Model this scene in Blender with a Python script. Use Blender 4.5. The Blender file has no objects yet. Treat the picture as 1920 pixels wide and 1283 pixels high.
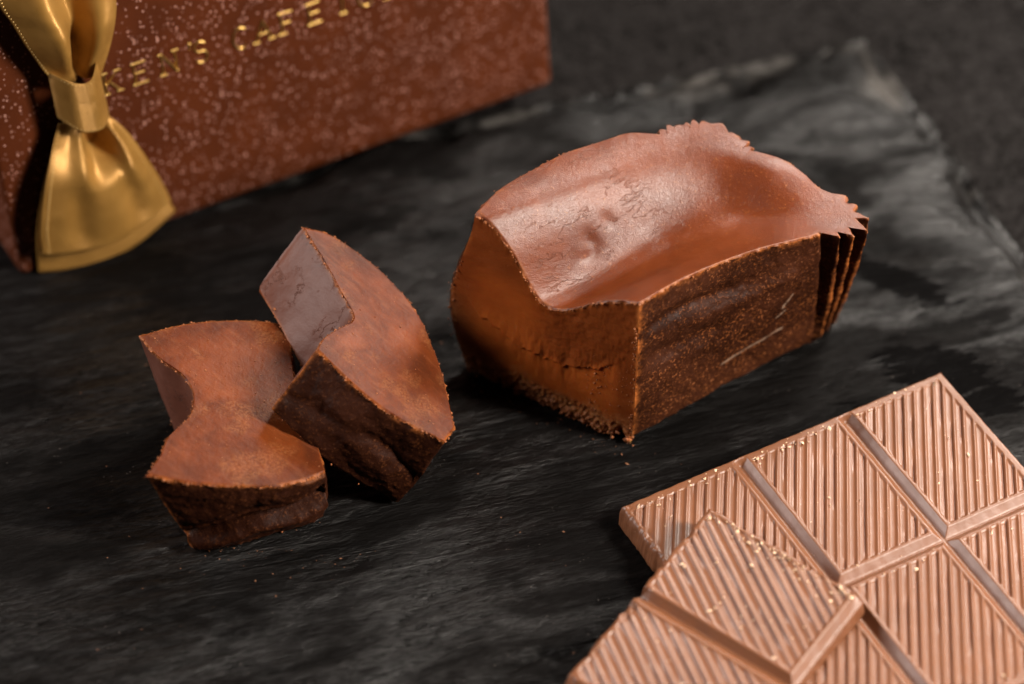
import bpy, math, random
import numpy as np
from mathutils import Vector, Matrix

sc = bpy.context.scene
S = 0.01                                    # everything below is written in centimetres
rad = math.radians

# ------------------------------------------------------------------ camera
PITCH, DIST = 46.5, 51.0
cam_d = bpy.data.cameras.new('camera')
cam = bpy.data.objects.new('camera', cam_d)
sc.collection.objects.link(cam)
cam.location = (0, -DIST * math.cos(rad(PITCH)) * S, DIST * math.sin(rad(PITCH)) * S)
cam.rotation_euler = (rad(90 - PITCH), 0, 0)
cam_d.sensor_width = 36.0
cam_d.lens = 100.0
cam_d.clip_start = 0.02
cam_d.clip_end = 20.0
cam_d.dof.use_dof = True
cam_d.dof.focus_distance = (DIST - 2.9) * S
cam_d.dof.aperture_fstop = 7.6
sc.camera = cam

# ------------------------------------------------------------------ world and lamps
w = bpy.data.worlds.new('World')
sc.world = w
w.use_nodes = True
w.node_tree.nodes['Background'].inputs[0].default_value = (1.0, 0.93, 0.88, 1)
w.node_tree.nodes['Background'].inputs[1].default_value = 0.004


def softbox(name, loc, target, sx, sy, power, col):
    l = bpy.data.lights.new(name, 'AREA')
    l.shape = 'RECTANGLE'
    l.size, l.size_y = sx * S, sy * S
    l.energy = power
    l.color = col
    o = bpy.data.objects.new(name, l)
    sc.collection.objects.link(o)
    o.location = Vector(loc) * S
    o.rotation_euler = (Vector(target) - Vector(loc)).to_track_quat('-Z', 'Y').to_euler()
    return o


softbox('key_softbox', (31, 44, 41), (4, -2, 0), 20, 16, 5.2, (1.0, 0.91, 0.82))
softbox('side_softbox', (46, -17, 36), (0, 0, 1), 8, 24, 8.0, (1.0, 0.90, 0.80))
softbox('left_softbox', (-48, -2, 29), (-1, 0, 1), 22, 28, 2.9, (1.0, 0.91, 0.87))

sc.view_settings.view_transform = 'Standard'
sc.view_settings.look = 'None'
sc.view_settings.exposure = 0.25
sc.view_settings.gamma = 1.0
sc.view_settings.use_curve_mapping = False
sc.cycles.max_bounces = 5
sc.cycles.diffuse_bounces = 2
sc.cycles.glossy_bounces = 2
sc.cycles.transmission_bounces = 1
sc.cycles.sample_clamp_indirect = 4.0

# ------------------------------------------------------------------ numpy noise
rng = np.random.RandomState(7)
PERM = rng.permutation(256)
PERM = np.concatenate([PERM, PERM, PERM])
GRAD = rng.normal(size=(256, 3))
GRAD /= np.linalg.norm(GRAD, axis=1)[:, None]


def noise(P):
    P = np.asarray(P, float)
    i = np.floor(P).astype(int)
    f = P - i
    u = f * f * f * (f * (f * 6 - 15) + 10)
    i &= 255
    out = 0
    for dx in (0, 1):
        for dy in (0, 1):
            for dz in (0, 1):
                h = PERM[PERM[PERM[i[..., 0] + dx] + i[..., 1] + dy] + i[..., 2] + dz]
                g = (GRAD[h] * (f - np.array([dx, dy, dz]))).sum(-1)
                wx = u[..., 0] if dx else 1 - u[..., 0]
                wy = u[..., 1] if dy else 1 - u[..., 1]
                wz = u[..., 2] if dz else 1 - u[..., 2]
                out = out + g * wx * wy * wz
    return out * 1.6


def fbm(P, oct=4, seed=0.0):
    P = np.asarray(P, float) + seed
    a, o = 1.0, 0
    for k in range(oct):
        o = o + a * noise(P)
        P = P * 2.03 + 17.3
        a *= 0.5
    return o


def sstep(a, b, x):
    t = np.clip((x - a) / (b - a), 0, 1)
    return t * t * (3 - 2 * t)


def catmull(pts, n):
    """open Catmull-Rom through pts, n samples, last point left out"""
    p = np.asarray(pts, float)
    p = np.vstack([2 * p[0] - p[1], p, 2 * p[-1] - p[-2]])
    m = len(p) - 3
    seg = np.linalg.norm(np.diff(p[1:-1], axis=0), axis=1)
    cum = np.concatenate([[0], np.cumsum(seg)])
    d = np.linspace(0, cum[-1], n, endpoint=False)
    k = np.clip(np.searchsorted(cum, d, 'right') - 1, 0, m - 1)
    t = ((d - cum[k]) / np.maximum(seg[k], 1e-9))[:, None]
    a, b, c, e = p[k], p[k + 1], p[k + 2], p[k + 3]
    return 0.5 * (2 * b + (c - a) * t + (2 * a - 5 * b + 4 * c - e) * t ** 2 + (3 * b - a - 3 * c + e) * t ** 3)


# ------------------------------------------------------------------ node helper
class NT:
    def __init__(s, name):
        s.m = bpy.data.materials.new(name)
        s.m.use_nodes = True
        s.t = s.m.node_tree
        s.b = s.t.nodes['Principled BSDF']
        s.tc = s.t.nodes.new('ShaderNodeTexCoord')

    def n(s, typ, **kw):
        x = s.t.nodes.new('ShaderNode' + typ)
        for k, v in kw.items():
            setattr(x, k, v)
        return x

    def put(s, sock, v):
        if isinstance(v, bpy.types.NodeSocket):
            s.t.links.new(v, sock)
        elif isinstance(v, (tuple, list)):
            v = tuple(v)
            if sock.type == 'RGBA' and len(v) == 3:
                v = v + (1,)
            sock.default_value = v
        else:
            sock.default_value = v

    def P(s, **kw):
        for k, v in kw.items():
            s.put(s.b.inputs[k.replace('_', ' ')], v)

    def coord(s, scale=(1, 1, 1), rot=(0, 0, 0), loc=(0, 0, 0)):
        """object coordinates in centimetres, turned by -rot first and scaled afterwards"""
        m = s.n('Mapping', vector_type='TEXTURE')
        s.put(m.inputs[0], s.tc.outputs['Object'])
        m.inputs['Scale'].default_value = tuple(0.01 / q for q in scale)
        m.inputs['Rotation'].default_value = tuple(-q for q in rot)
        m.inputs['Location'].default_value = tuple(q * S for q in loc)
        return m.outputs[0]

    def noise(s, co, scale, detail=4, rough=0.55, dist=0.0):
        x = s.n('TexNoise')
        s.put(x.inputs['Vector'], co)
        s.put(x.inputs['Scale'], scale)
        s.put(x.inputs['Detail'], detail)
        s.put(x.inputs['Roughness'], rough)
        s.put(x.inputs['Distortion'], dist)
        return x.outputs['Fac']

    def voro(s, co, scale, feature='F1', out='Distance', rnd=1.0):
        x = s.n('TexVoronoi', feature=feature)
        s.put(x.inputs['Vector'], co)
        s.put(x.inputs['Scale'], scale)
        s.put(x.inputs['Randomness'], rnd)
        return x.outputs[out]

    def ramp(s, fac, a, b, c0=0.0, c1=1.0):
        x = s.n('MapRange', interpolation_type='SMOOTHSTEP')
        s.put(x.inputs[0], fac)
        s.put(x.inputs[1], a)
        s.put(x.inputs[2], b)
        s.put(x.inputs[3], c0)
        s.put(x.inputs[4], c1)
        return x.outputs[0]

    def mix(s, fac, a, b, mode='MIX'):
        x = s.n('Mix', data_type='RGBA', blend_type=mode)
        s.put(x.inputs[0], fac)
        s.put(x.inputs[6], a)
        s.put(x.inputs[7], b)
        return x.outputs[2]

    def math(s, op, a, b=0.0, clamp=False):
        x = s.n('Math', operation=op, use_clamp=clamp)
        s.put(x.inputs[0], a)
        s.put(x.inputs[1], b)
        return x.outputs[0]

    def attr(s, name):
        x = s.n('Attribute', attribute_name=name)
        return x.outputs['Fac']

    def bump(s, h, dist_cm, strength=1.0, normal=None):
        x = s.n('Bump')
        s.put(x.inputs['Height'], h)
        x.inputs['Strength'].default_value = strength
        x.inputs['Distance'].default_value = dist_cm * S
        if normal is not None:
            s.put(x.inputs['Normal'], normal)
        return x.outputs[0]


def mat_slate():
    t = NT('slate')
    co = t.coord()
    st = t.coord(scale=(0.45, 3.0, 1), rot=(0, 0, rad(-15)))
    st2 = t.coord(scale=(0.9, 3.6, 1), rot=(0, 0, rad(-19)))
    n1 = t.noise(st, 1.3, 6, 0.62, 0.6)
    n2 = t.noise(st2, 4.5, 5, 0.6, 0.4)
    n3 = t.noise(t.coord(scale=(0.6, 1.6, 1), rot=(0, 0, rad(-17))), 14, 5, 0.7, 0.3)
    big = t.noise(co, 0.22, 3, 0.5)
    # oily smears left by fingers and melted crumbs: they change the gloss of the stone
    sx = t.n('SeparateXYZ')
    t.put(sx.inputs[0], co)
    def spot(x, y, rx, ry, ang):
        m = t.n('Mapping', vector_type='TEXTURE')
        t.put(m.inputs[0], co)
        m.inputs['Location'].default_value = (x, y, 0)
        m.inputs['Rotation'].default_value = (0, 0, ang)
        m.inputs['Scale'].default_value = (rx, ry, 1000)
        l = t.n('VectorMath', operation='LENGTH')
        t.put(l.inputs[0], m.outputs[0])
        return l.outputs['Value']
    sp = None
    for a in [(7.55, 1.35, 1.15, 0.62, rad(-18)), (6.75, 0.25, 1.05, 0.3, rad(-14)), (7.0, 3.6, 1.3, 0.35, rad(-30)),
              (3.6, 5.6, 1.9, 0.35, rad(16)), (8.4, 0.6, 0.7, 0.35, rad(10))]:
        q = spot(*a)
        sp = q if sp is None else t.math('MINIMUM', sp, q)
    rag = t.math('ADD', sp, t.math('MULTIPLY', t.math('SUBTRACT', t.noise(st2, 2.2, 5, 0.7), 0.5), 2.3))
    wet = t.ramp(rag, 1.05, 0.8)
    spk = t.math('MULTIPLY', t.ramp(t.voro(co, 9), 0.10, 0.04), t.ramp(t.noise(co, 1.3, 2), 0.5, 0.68))
    chip = t.attr('chip')
    streak = t.math('ADD', t.math('MULTIPLY', n2, 0.6), t.math('MULTIPLY', n3, 0.4))
    col = t.mix(t.ramp(n1, 0.3, 0.7), (0.002, 0.0018, 0.0017), (0.0055, 0.0049, 0.0046))
    col = t.mix(t.ramp(big, 0.35, 0.7), col, (0.0045, 0.004, 0.0038))
    col = t.mix(t.math('MULTIPLY', chip, t.ramp(t.noise(co, 0.75, 4, 0.6), 0.50, 0.62)), col, (0.055, 0.051, 0.047))
    col = t.mix(wet, col, (0.003, 0.0028, 0.0028))
    col = t.mix(spk, col, (0.16, 0.14, 0.125))
    patch = t.noise(t.coord(scale=(0.5, 1.2, 1), rot=(0, 0, rad(-15))), 0.55, 4, 0.6, 0.5)
    rough = t.math('ADD', t.ramp(streak, 0.35, 0.65, 0.26, 0.36), t.ramp(patch, 0.35, 0.65, 0.0, 0.10))
    spec = t.math('MULTIPLY', t.ramp(wet, 0, 1, 1.0, 0.06), t.math('MULTIPLY', t.ramp(patch, 0.40, 0.60, 0.78, 0.09), t.ramp(streak, 0.40, 0.60, 0.16, 0.52)))
    h = t.math('ADD', t.math('MULTIPLY', n1, 1.2), t.math('ADD', t.math('MULTIPLY', n2, 0.5), t.math('MULTIPLY', n3, 0.3)))
    t.P(Base_Color=col, Roughness=rough, Specular_IOR_Level=spec, Normal=t.bump(h, 0.045, 1.0))
    return t.m


def mat_table():
    t = NT('table_stone')
    co = t.coord()
    n = t.noise(co, 9, 5, 0.7)
    b = t.noise(co, 0.8, 3, 0.6)
    col = t.mix(t.ramp(n, 0.35, 0.7), (0.0012, 0.001, 0.001), (0.012, 0.0098, 0.009))
    col = t.mix(t.ramp(b, 0.35, 0.7, 0, 0.6), col, (0.012, 0.0105, 0.010))
    t.P(Base_Color=col, Roughness=0.6, Specular_IOR_Level=t.ramp(n, 0.4, 0.65, 0.01, 0.13), Normal=t.bump(n, 0.05, 0.7))
    return t.m


def mat_bar(name, base, deep):
    t = NT(name)
    co = t.coord()
    n = t.noise(co, 1.4, 4, 0.6)
    f = t.noise(co, 42, 3, 0.6)
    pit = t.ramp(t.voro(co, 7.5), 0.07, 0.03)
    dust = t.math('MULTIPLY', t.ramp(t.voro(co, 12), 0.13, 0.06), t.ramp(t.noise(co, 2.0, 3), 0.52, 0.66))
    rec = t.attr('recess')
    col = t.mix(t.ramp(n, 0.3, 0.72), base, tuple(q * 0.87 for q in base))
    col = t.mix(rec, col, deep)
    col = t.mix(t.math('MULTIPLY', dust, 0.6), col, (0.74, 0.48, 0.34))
    h = t.math('SUBTRACT', t.math('ADD', t.math('MULTIPLY', f, 0.25), t.math('MULTIPLY', n, 0.4)), t.math('MULTIPLY', pit, 0.4))
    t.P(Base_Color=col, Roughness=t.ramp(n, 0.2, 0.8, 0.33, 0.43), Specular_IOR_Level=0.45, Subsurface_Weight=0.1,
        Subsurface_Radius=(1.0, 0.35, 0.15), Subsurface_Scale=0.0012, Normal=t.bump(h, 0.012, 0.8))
    return t.m


def mat_top():
    """smooth baked skin in the trough of the cake"""
    t = NT('cake_skin')
    co = t.coord()
    n = t.noise(co, 0.9, 5, 0.6)
    g = t.noise(co, 22, 3, 0.65)
    fine = t.noise(co, 60, 2, 0.6)
    cell = t.noise(co, 8, 4, 0.6)
    edge = t.attr('edge')
    crk = t.attr('crack')
    cc = t.coord(scale=(0.5, 1.5, 1.2), rot=(0, 0, rad(-37)))
    cn = t.noise(cc, 1.5, 6, 0.62, 0.15)
    crack = t.ramp(t.math('ABSOLUTE', t.math('SUBTRACT', cn, 0.5)), 0.010, 0.002)
    crack = t.math('MULTIPLY', crack, t.math('MULTIPLY', crk, t.ramp(t.noise(co, 1.1, 3), 0.42, 0.56)))
    speck = t.math('MULTIPLY', t.ramp(g, 0.56, 0.70), t.ramp(cell, 0.35, 0.7))
    col = t.mix(t.ramp(n, 0.3, 0.7), (0.088, 0.0165, 0.0030), (0.135, 0.0275, 0.0050))
    col = t.mix(t.math('MULTIPLY', speck, 0.55), col, (0.36, 0.13, 0.04))
    col = t.mix(t.math('MULTIPLY', edge, t.math('MULTIPLY', t.ramp(cell, 0.35, 0.65), t.ramp(n, 0.35, 0.6, 0.3, 1))), col, (0.36, 0.13, 0.042))  # lighter rim: scraped edge plus caught light put into the colour
    col = t.mix(t.math('MULTIPLY', crack, 0.5), col, (0.05, 0.011, 0.003))
    rough = t.math('ADD', t.ramp(n, 0.2, 0.8, 0.27, 0.35), t.math('MULTIPLY', edge, 0.3))
    h = t.math('ADD', t.math('MULTIPLY', cell, 0.18), t.math('MULTIPLY', g, 0.13))
    h = t.math('SUBTRACT', h, t.math('MULTIPLY', crack, 0.2))
    h = t.math('ADD', h, t.math('MULTIPLY', fine, 0.24))
    t.P(Base_Color=col, Roughness=rough, Specular_IOR_Level=0.46, Subsurface_Weight=0.1, Subsurface_Radius=(1, 0.3, 0.1),
        Subsurface_Scale=0.0012, Normal=t.bump(h, 0.035, 0.8))
    return t.m


def mat_cut():
    """moist freshly cut crumb"""
    t = NT('cake_cut')
    co = t.coord()
    n = t.noise(co, 0.7, 4, 0.55)
    m = t.noise(co, 3.2, 5, 0.62, 0.5)
    g = t.noise(co, 24, 3, 0.65)
    edge = t.attr('edge')
    moist = t.attr('moist')
    crumb = t.attr('crumb')
    col = t.mix(t.ramp(m, 0.3, 0.7), (0.070, 0.0138, 0.0031), (0.110, 0.0238, 0.0055))
    drag = t.noise(t.coord(scale=(0.5, 3.0, 1.0), rot=(0, 0, rad(35))), 3.0, 5, 0.65, 0.3)
    col = t.mix(t.ramp(n, 0.42, 0.66, 0, 0.75), col, (0.045, 0.0110, 0.0042))
    col = t.mix(t.ramp(drag, 0.5, 0.7, 0, 0.35), col, (0.17, 0.052, 0.019))
    col = t.mix(moist, col, t.mix(t.ramp(n, 0.3, 0.7), (0.23, 0.049, 0.0075), (0.34, 0.078, 0.0120)))
    speck = t.ramp(g, 0.60, 0.72)
    col = t.mix(t.math('MULTIPLY', speck, 0.2), col, (0.26, 0.08, 0.024))
    col = t.mix(t.math('MULTIPLY', edge, t.math('MULTIPLY', t.ramp(m, 0.35, 0.65), t.ramp(n, 0.35, 0.6, 0.35, 1))), col, (0.38, 0.115, 0.026))  # cut rim lightened for wear and for light caught there
    col = t.mix(t.math('MULTIPLY', crumb, t.ramp(g, 0.35, 0.65)), col, (0.36, 0.15, 0.055))
    pit = t.math('MULTIPLY', t.ramp(t.voro(co, 5.5), 0.10, 0.05), t.ramp(m, 0.5, 0.6))
    dry = t.math('SUBTRACT', 1.0, moist)
    h = t.math('ADD', t.math('MULTIPLY', m, t.math('MULTIPLY', dry, 0.18)), t.math('MULTIPLY', g, t.math('ADD', 0.18, t.math('MULTIPLY', crumb, 0.6))))
    h = t.math('ADD', h, t.math('MULTIPLY', drag, t.math('MULTIPLY', dry, 0.25)))
    h = t.math('SUBTRACT', h, t.math('MULTIPLY', pit, 0.5))
    t.P(Base_Color=col, Roughness=t.ramp(moist, 0, 1, 0.46, 0.36), Specular_IOR_Level=t.ramp(moist, 0, 1, 0.11, 0.32), Subsurface_Weight=t.ramp(moist, 0, 1, 0.15, 0.45),
        Subsurface_Radius=(1, 0.32, 0.08), Subsurface_Scale=0.0025, Normal=t.bump(h, 0.03, 0.8))
    return t.m


def mat_crust(name='cake_crust', dust=1.0, base=((0.015, 0.0040, 0.0015), (0.036, 0.0098, 0.0034)), spec=0.10):
    """dark wrinkled crust that lay against the baking paper"""
    t = NT(name)
    co = t.coord()
    n = t.noise(co, 1.0, 5, 0.6)
    g = t.noise(co, 20, 4, 0.7)
    m = t.noise(co, 5, 4, 0.65)
    edge = t.attr('edge')
    col = t.mix(t.ramp(n, 0.3, 0.72), base[0], base[1])
    sp = t.math('MULTIPLY', t.ramp(g, 0.50, 0.68), t.ramp(m, 0.36, 0.62))
    col = t.mix(t.math('MULTIPLY', sp, t.ramp(t.noise(co, 0.6, 2), 0.35, 0.65, 0.35 * dust, 0.9 * dust)), col, (0.23, 0.072, 0.020))
    dusty = t.math('MULTIPLY', t.ramp(g, 0.60, 0.75), t.ramp(n, 0.45, 0.62))
    col = t.mix(t.math('MULTIPLY', dusty, 0.35 * dust), col, (0.34, 0.20, 0.14))
    col = t.mix(t.math('MULTIPLY', edge, t.ramp(m, 0.35, 0.65)), col, (0.34, 0.10, 0.022))  # orange rim of the crust: wear, with caught light painted in
    col = t.mix(t.math('MULTIPLY', t.attr('scratch'), 0.6), col, (0.34, 0.23, 0.16))
    h = t.math('ADD', t.math('MULTIPLY', m, 0.6), t.math('MULTIPLY', g, 0.22))
    t.P(Base_Color=col, Roughness=t.ramp(n, 0.2, 0.8, 0.44, 0.62), Specular_IOR_Level=spec, Normal=t.bump(h, 0.028, 0.8))
    return t.m


def mat_groove():
    """groove wall of the slices: same skin, reflected sheen put into its paler colour"""
    t = NT('groove_skin')
    co = t.coord()
    n = t.noise(co, 0.9, 4, 0.55)
    m = t.noise(co, 6, 4, 0.6)
    g = t.noise(co, 30, 3, 0.6)
    edge = t.attr('edge')
    gn = t.noise(t.coord(scale=(1.2, 0.6, 1.2), rot=(0, 0, 0.5)), 1.6, 6, 0.65, 0.2)
    crack = t.math('MULTIPLY', t.ramp(t.math('ABSOLUTE', t.math('SUBTRACT', gn, 0.5)), 0.010, 0.002), t.ramp(t.noise(co, 1.2, 2), 0.45, 0.6, 0, 0.6))
    col = t.mix(t.ramp(n, 0.3, 0.7), (0.090, 0.031, 0.019), (0.120, 0.045, 0.029))  # purple-brown carries the wall's reflected sheen
    col = t.mix(t.math('MULTIPLY', edge, 0.8), col, (0.42, 0.14, 0.04))  # rim colour holds wear and caught light
    col = t.mix(crack, col, (0.07, 0.02, 0.01))
    h = t.math('SUBTRACT', t.math('ADD', t.math('MULTIPLY', m, 0.4), t.math('MULTIPLY', g, 0.1)), crack)
    t.P(Base_Color=col, Roughness=0.44, Specular_IOR_Level=0.2, Normal=t.bump(h, 0.025, 0.8))
    return t.m


def mat_box():
    t = NT('glitter_paper')
    co = t.coord()
    n = t.noise(co, 1.0, 3, 0.5)
    cl = t.noise(co, 3.2, 4, 0.65)
    v = t.n('TexVoronoi')
    t.put(v.inputs['Vector'], co)
    v.inputs['Scale'].default_value = 15.0
    d = v.outputs['Distance']
    sep = t.n('SeparateColor')
    t.put(sep.inputs[0], v.outputs['Color'])
    pick = t.math('GREATER_THAN', t.math('ADD', sep.outputs[0], t.math('MULTIPLY', cl, 0.9)), 0.99)
    fl = t.math('MULTIPLY', t.ramp(d, 0.34, 0.26), pick)
    g = t.noise(co, 34, 3, 0.6)
    col = t.mix(t.ramp(n, 0.3, 0.7), (0.050, 0.0105, 0.0022), (0.066, 0.0142, 0.0030))
    col = t.mix(t.ramp(g, 0.5, 0.75, 0, 0.35), col, (0.095, 0.028, 0.010))
    col = t.mix(t.math('MULTIPLY', fl, t.ramp(sep.outputs[1], 0, 1, 0.25, 1.0)), col, (0.48, 0.25, 0.20))
    t.P(Base_Color=col, Roughness=0.5, Specular_IOR_Level=0.18, Normal=t.bump(t.math('ADD', g, fl), 0.01, 0.6))
    return t.m


def mat_gold():
    t = NT('gold_foil')
    co = t.coord()
    t.P(Base_Color=(0.85, 0.55, 0.17), Metallic=1.0, Roughness=0.31)
    return t.m


def mat_satin():
    t = NT('gold_satin')
    uv = t.n('UVMap')
    m = t.n('Mapping')
    t.put(m.inputs[0], uv.outputs[0])
    m.inputs['Scale'].default_value = (1, 1, 1)
    m.inputs['Rotation'].default_value = (0, 0, rad(38))
    wv = t.n('TexWave', wave_type='BANDS', bands_direction='X')
    t.put(wv.inputs['Vector'], m.outputs[0])
    wv.inputs['Scale'].default_value = 9.0
    wv.inputs['Distortion'].default_value = 0.3
    n = t.noise(t.coord(), 2.0, 3, 0.5)
    col = t.mix(t.ramp(n, 0.3, 0.7), (0.33, 0.168, 0.036), (0.41, 0.215, 0.050))
    h = t.math('ADD', t.math('MULTIPLY', wv.outputs['Fac'], 0.5), t.math('MULTIPLY', t.noise(t.coord(), 40, 2), 0.3))
    t.P(Base_Color=col, Metallic=0.45, Roughness=0.36, Anisotropic=0.2,
        Normal=t.bump(h, 0.008, 0.6))
    return t.m


def mat_plain(name, col, rough=0.5, spec=0.4):
    t = NT(name)
    n = t.noise(t.coord(), 9, 3)
    c = t.mix(t.ramp(n, 0.3, 0.7), col, tuple(q * 0.7 for q in col))
    t.P(Base_Color=c, Roughness=rough, Specular_IOR_Level=spec, Normal=t.bump(n, 0.02, 0.5))
    return t.m


M = dict(slate=mat_slate(), table=mat_table(), top=mat_top(), cut=mat_cut(), crust=mat_crust(), crustshaded=mat_crust('cake_crust_shaded', 0.3, ((0.010, 0.0024, 0.0009), (0.022, 0.0055, 0.0019)), 0.09), groove=mat_groove(),  # slice crust: darker copy, shade of the unlit fronts put into its colour
         box=mat_box(), gold=mat_gold(), satin=mat_satin(),
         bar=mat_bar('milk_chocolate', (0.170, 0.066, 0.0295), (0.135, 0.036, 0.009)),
         crumb=mat_plain('crumb_pale', (0.85, 0.60, 0.40), 0.6),
         crumbdark=mat_plain('crumb_brown', (0.20, 0.085, 0.038), 0.6),
         crumbcake=mat_plain('crumb_orange', (0.30, 0.095, 0.028), 0.5),
         stitch=mat_plain('stitch_thread', (0.66, 0.45, 0.16), 0.45))


# ------------------------------------------------------------------ object helpers
def obj(name, V, F, mat, parent=None, origin=(0, 0, 0), smooth=True, attrs=None, uv=None):
    V = (np.asarray(V, float) - np.asarray(origin, float)) * S
    me = bpy.data.meshes.new(name)
    me.from_pydata(V.tolist(), [], F if isinstance(F, list) else F.tolist())
    me.update()
    if smooth:
        me.polygons.foreach_set('use_smooth', [True] * len(me.polygons))
    for k, a in (attrs or {}).items():
        at = me.attributes.new(k, 'FLOAT', 'POINT')
        at.data.foreach_set('value', np.asarray(a, np.float32))
    if uv is not None:
        l = me.uv_layers.new(name='UVMap')
        idx = np.empty(len(me.loops), np.int32)
        me.loops.foreach_get('vertex_index', idx)
        l.data.foreach_set('uv', np.asarray(uv, np.float32)[idx].ravel())
    me.materials.append(mat)
    o = bpy.data.objects.new(name, me)
    sc.collection.objects.link(o)
    if parent is not None:
        o.parent = parent
    else:
        o.location = Vector(origin) * S
    return o


def thing(name, loc, label, cat, group=None):
    o = bpy.data.objects.new(name, None)
    o.empty_display_size = 0.01
    sc.collection.objects.link(o)
    o.location = Vector(loc) * S
    tag(o, label, cat, group)
    return o


def tag(o, label, cat, group=None):
    o['label'] = label
    o['category'] = cat
    if group:
        o['group'] = group


def gridfaces(n, m, wrap=False, off=0):
    """n rows, m columns; wrap joins last column to first"""
    i, j = np.meshgrid(np.arange(n - 1), np.arange(m if wrap else m - 1), indexing='ij')
    j2 = (j + 1) % m
    a, b, c, d = i * m + j, i * m + j2, (i + 1) * m + j2, (i + 1) * m + j
    return np.stack([a, b, c, d], -1).reshape(-1, 4) + off


def orient(V, F, up):
    """flip the faces of a sheet whose mean normal points against up"""
    V = np.asarray(V)
    q = V[F]
    nrm = np.cross(q[:, 2] - q[:, 0], q[:, 3] - q[:, 1]).sum(0)
    return F[:, ::-1] if nrm @ np.asarray(up, float) < 0 else F


# ------------------------------------------------------------------ table and slate
tx = obj('table', [(-60, -40, -0.62), (60, -40, -0.62), (60, 70, -0.62), (-60, 70, -0.62)], [(0, 1, 2, 3)], M['table'], smooth=False)
tx['kind'] = 'structure'


def build_slate():
    nu, nv = 420, 360
    c00, c10, c11, c01 = [np.array(p, float) for p in ((-14, -11), (14.5, -11), (7.15, 8.55), (-14, 2.2))]
    u = np.linspace(0, 1, nu)[None, :].repeat(nv, 0)
    v = np.linspace(0, 1, nv)[:, None].repeat(nu, 1)
    P = (c00[None, None] * ((1 - u) * (1 - v))[..., None] + c10 * (u * (1 - v))[..., None]
         + c11 * (u * v)[..., None] + c01 * ((1 - u) * v)[..., None])
    # ragged outline: chips bitten out of the back and the right edge
    def chips(q, seed):
        z = np.zeros_like(q)
        a = fbm(np.stack([q * 0.55, z + seed, z], -1), 5)
        b = noise(np.stack([q * 1.3, z + seed + 9, z], -1))
        return 0.16 * a - 0.30 * sstep(0.28, 0.5, b)
    dy = chips(P[..., 0], 3.1) * sstep(0.90, 1.0, v)
    dx = chips(P[..., 1], 8.7) * sstep(0.93, 1.0, u)
    X = P[..., 0] + dx
    Y = P[..., 1] + dy
    ang = rad(15.5)
    a = X * math.cos(ang) + Y * math.sin(ang)
    b = -X * math.sin(ang) + Y * math.cos(ang)
    z0 = np.zeros_like(a)
    Z = 0.035 * fbm(np.stack([a * 0.22, b * 0.9, z0], -1), 4) + 0.018 * fbm(np.stack([a * 0.9, b * 4.0, z0 + 4], -1), 3)
    Z = np.minimum(Z - 0.03, 0.0)
    # cleft steps towards the rim and a split flake near the front
    e = np.minimum((1 - v) * 14, (1 - u) * 20)
    lay = fbm(np.stack([a * 0.35, b * 0.5, z0 + 2], -1), 4)
    chip = sstep(0.5, 0.0, e + 0.55 * lay)
    Z -= 0.16 * sstep(0.9, 0.1, e + 0.9 * lay) + 0.22 * sstep(0.35, 0.0, e + 0.25 * lay)
    fl = (Y + 6.95 - 0.30 * (X - 0.7)) + 0.16 * fbm(np.stack([X * 1.6, z0, z0], -1), 4)
    m = sstep(-0.9, 0.0, X) * sstep(1.9, 1.2, X)
    Z -= 0.10 * m * np.exp(-(fl / 0.09) ** 2) + 0.05 * m * sstep(0.0, -0.08, fl)
    top = np.stack([X, Y, Z], -1)
    V = top.reshape(-1, 3)
    F = gridfaces(nv, nu)
    # skirt
    ring = np.concatenate([np.arange(nu), np.arange(1, nv) * nu + nu - 1, (nv - 1) * nu + np.arange(nu - 2, -1, -1), np.arange(nv - 2, 0, -1) * nu])
    R = V[ring].copy()
    n = len(ring)
    k = np.arange(n) * 0.11
    lows = []
    for lv, out in ((-0.30, 0.10), (-0.60, 0.02)):
        r = R.copy()
        r[:, 2] = lv
        c = r[:, :2] - np.array([0, -2.0])
        c /= np.linalg.norm(c, axis=1)[:, None]
        r[:, :2] += c * (out + 0.10 * fbm(np.stack([k, k * 0 + lv * 9, k * 0], -1), 4))[:, None]
        lows.append(r)
    b0 = len(V)
    V = np.vstack([V] + lows)
    i = np.arange(n)
    j = (i + 1) % n
    f1 = np.stack([ring[i], b0 + i, b0 + j, ring[j]], -1)
    f2 = np.stack([b0 + i, b0 + n + i, b0 + n + j, b0 + j], -1)
    F = F.tolist() + f1.tolist() + f2.tolist()
    o = obj('slate_board', V, F, M['slate'], origin=(0, -2, -0.6), attrs=dict(chip=np.concatenate([chip.ravel(), np.full(2 * n, 0.8)])))
    tag(o, 'dark grey slate board with chipped edges under all the chocolate', 'slate board')


build_slate()


# ------------------------------------------------------------------ cake solids
def ring_normals(xy):
    t = np.roll(xy, -1, 0) - np.roll(xy, 1, 0)
    n = np.stack([t[:, 1], -t[:, 0]], -1)
    return n / np.maximum(np.linalg.norm(n, axis=1), 1e-9)[:, None]


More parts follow.
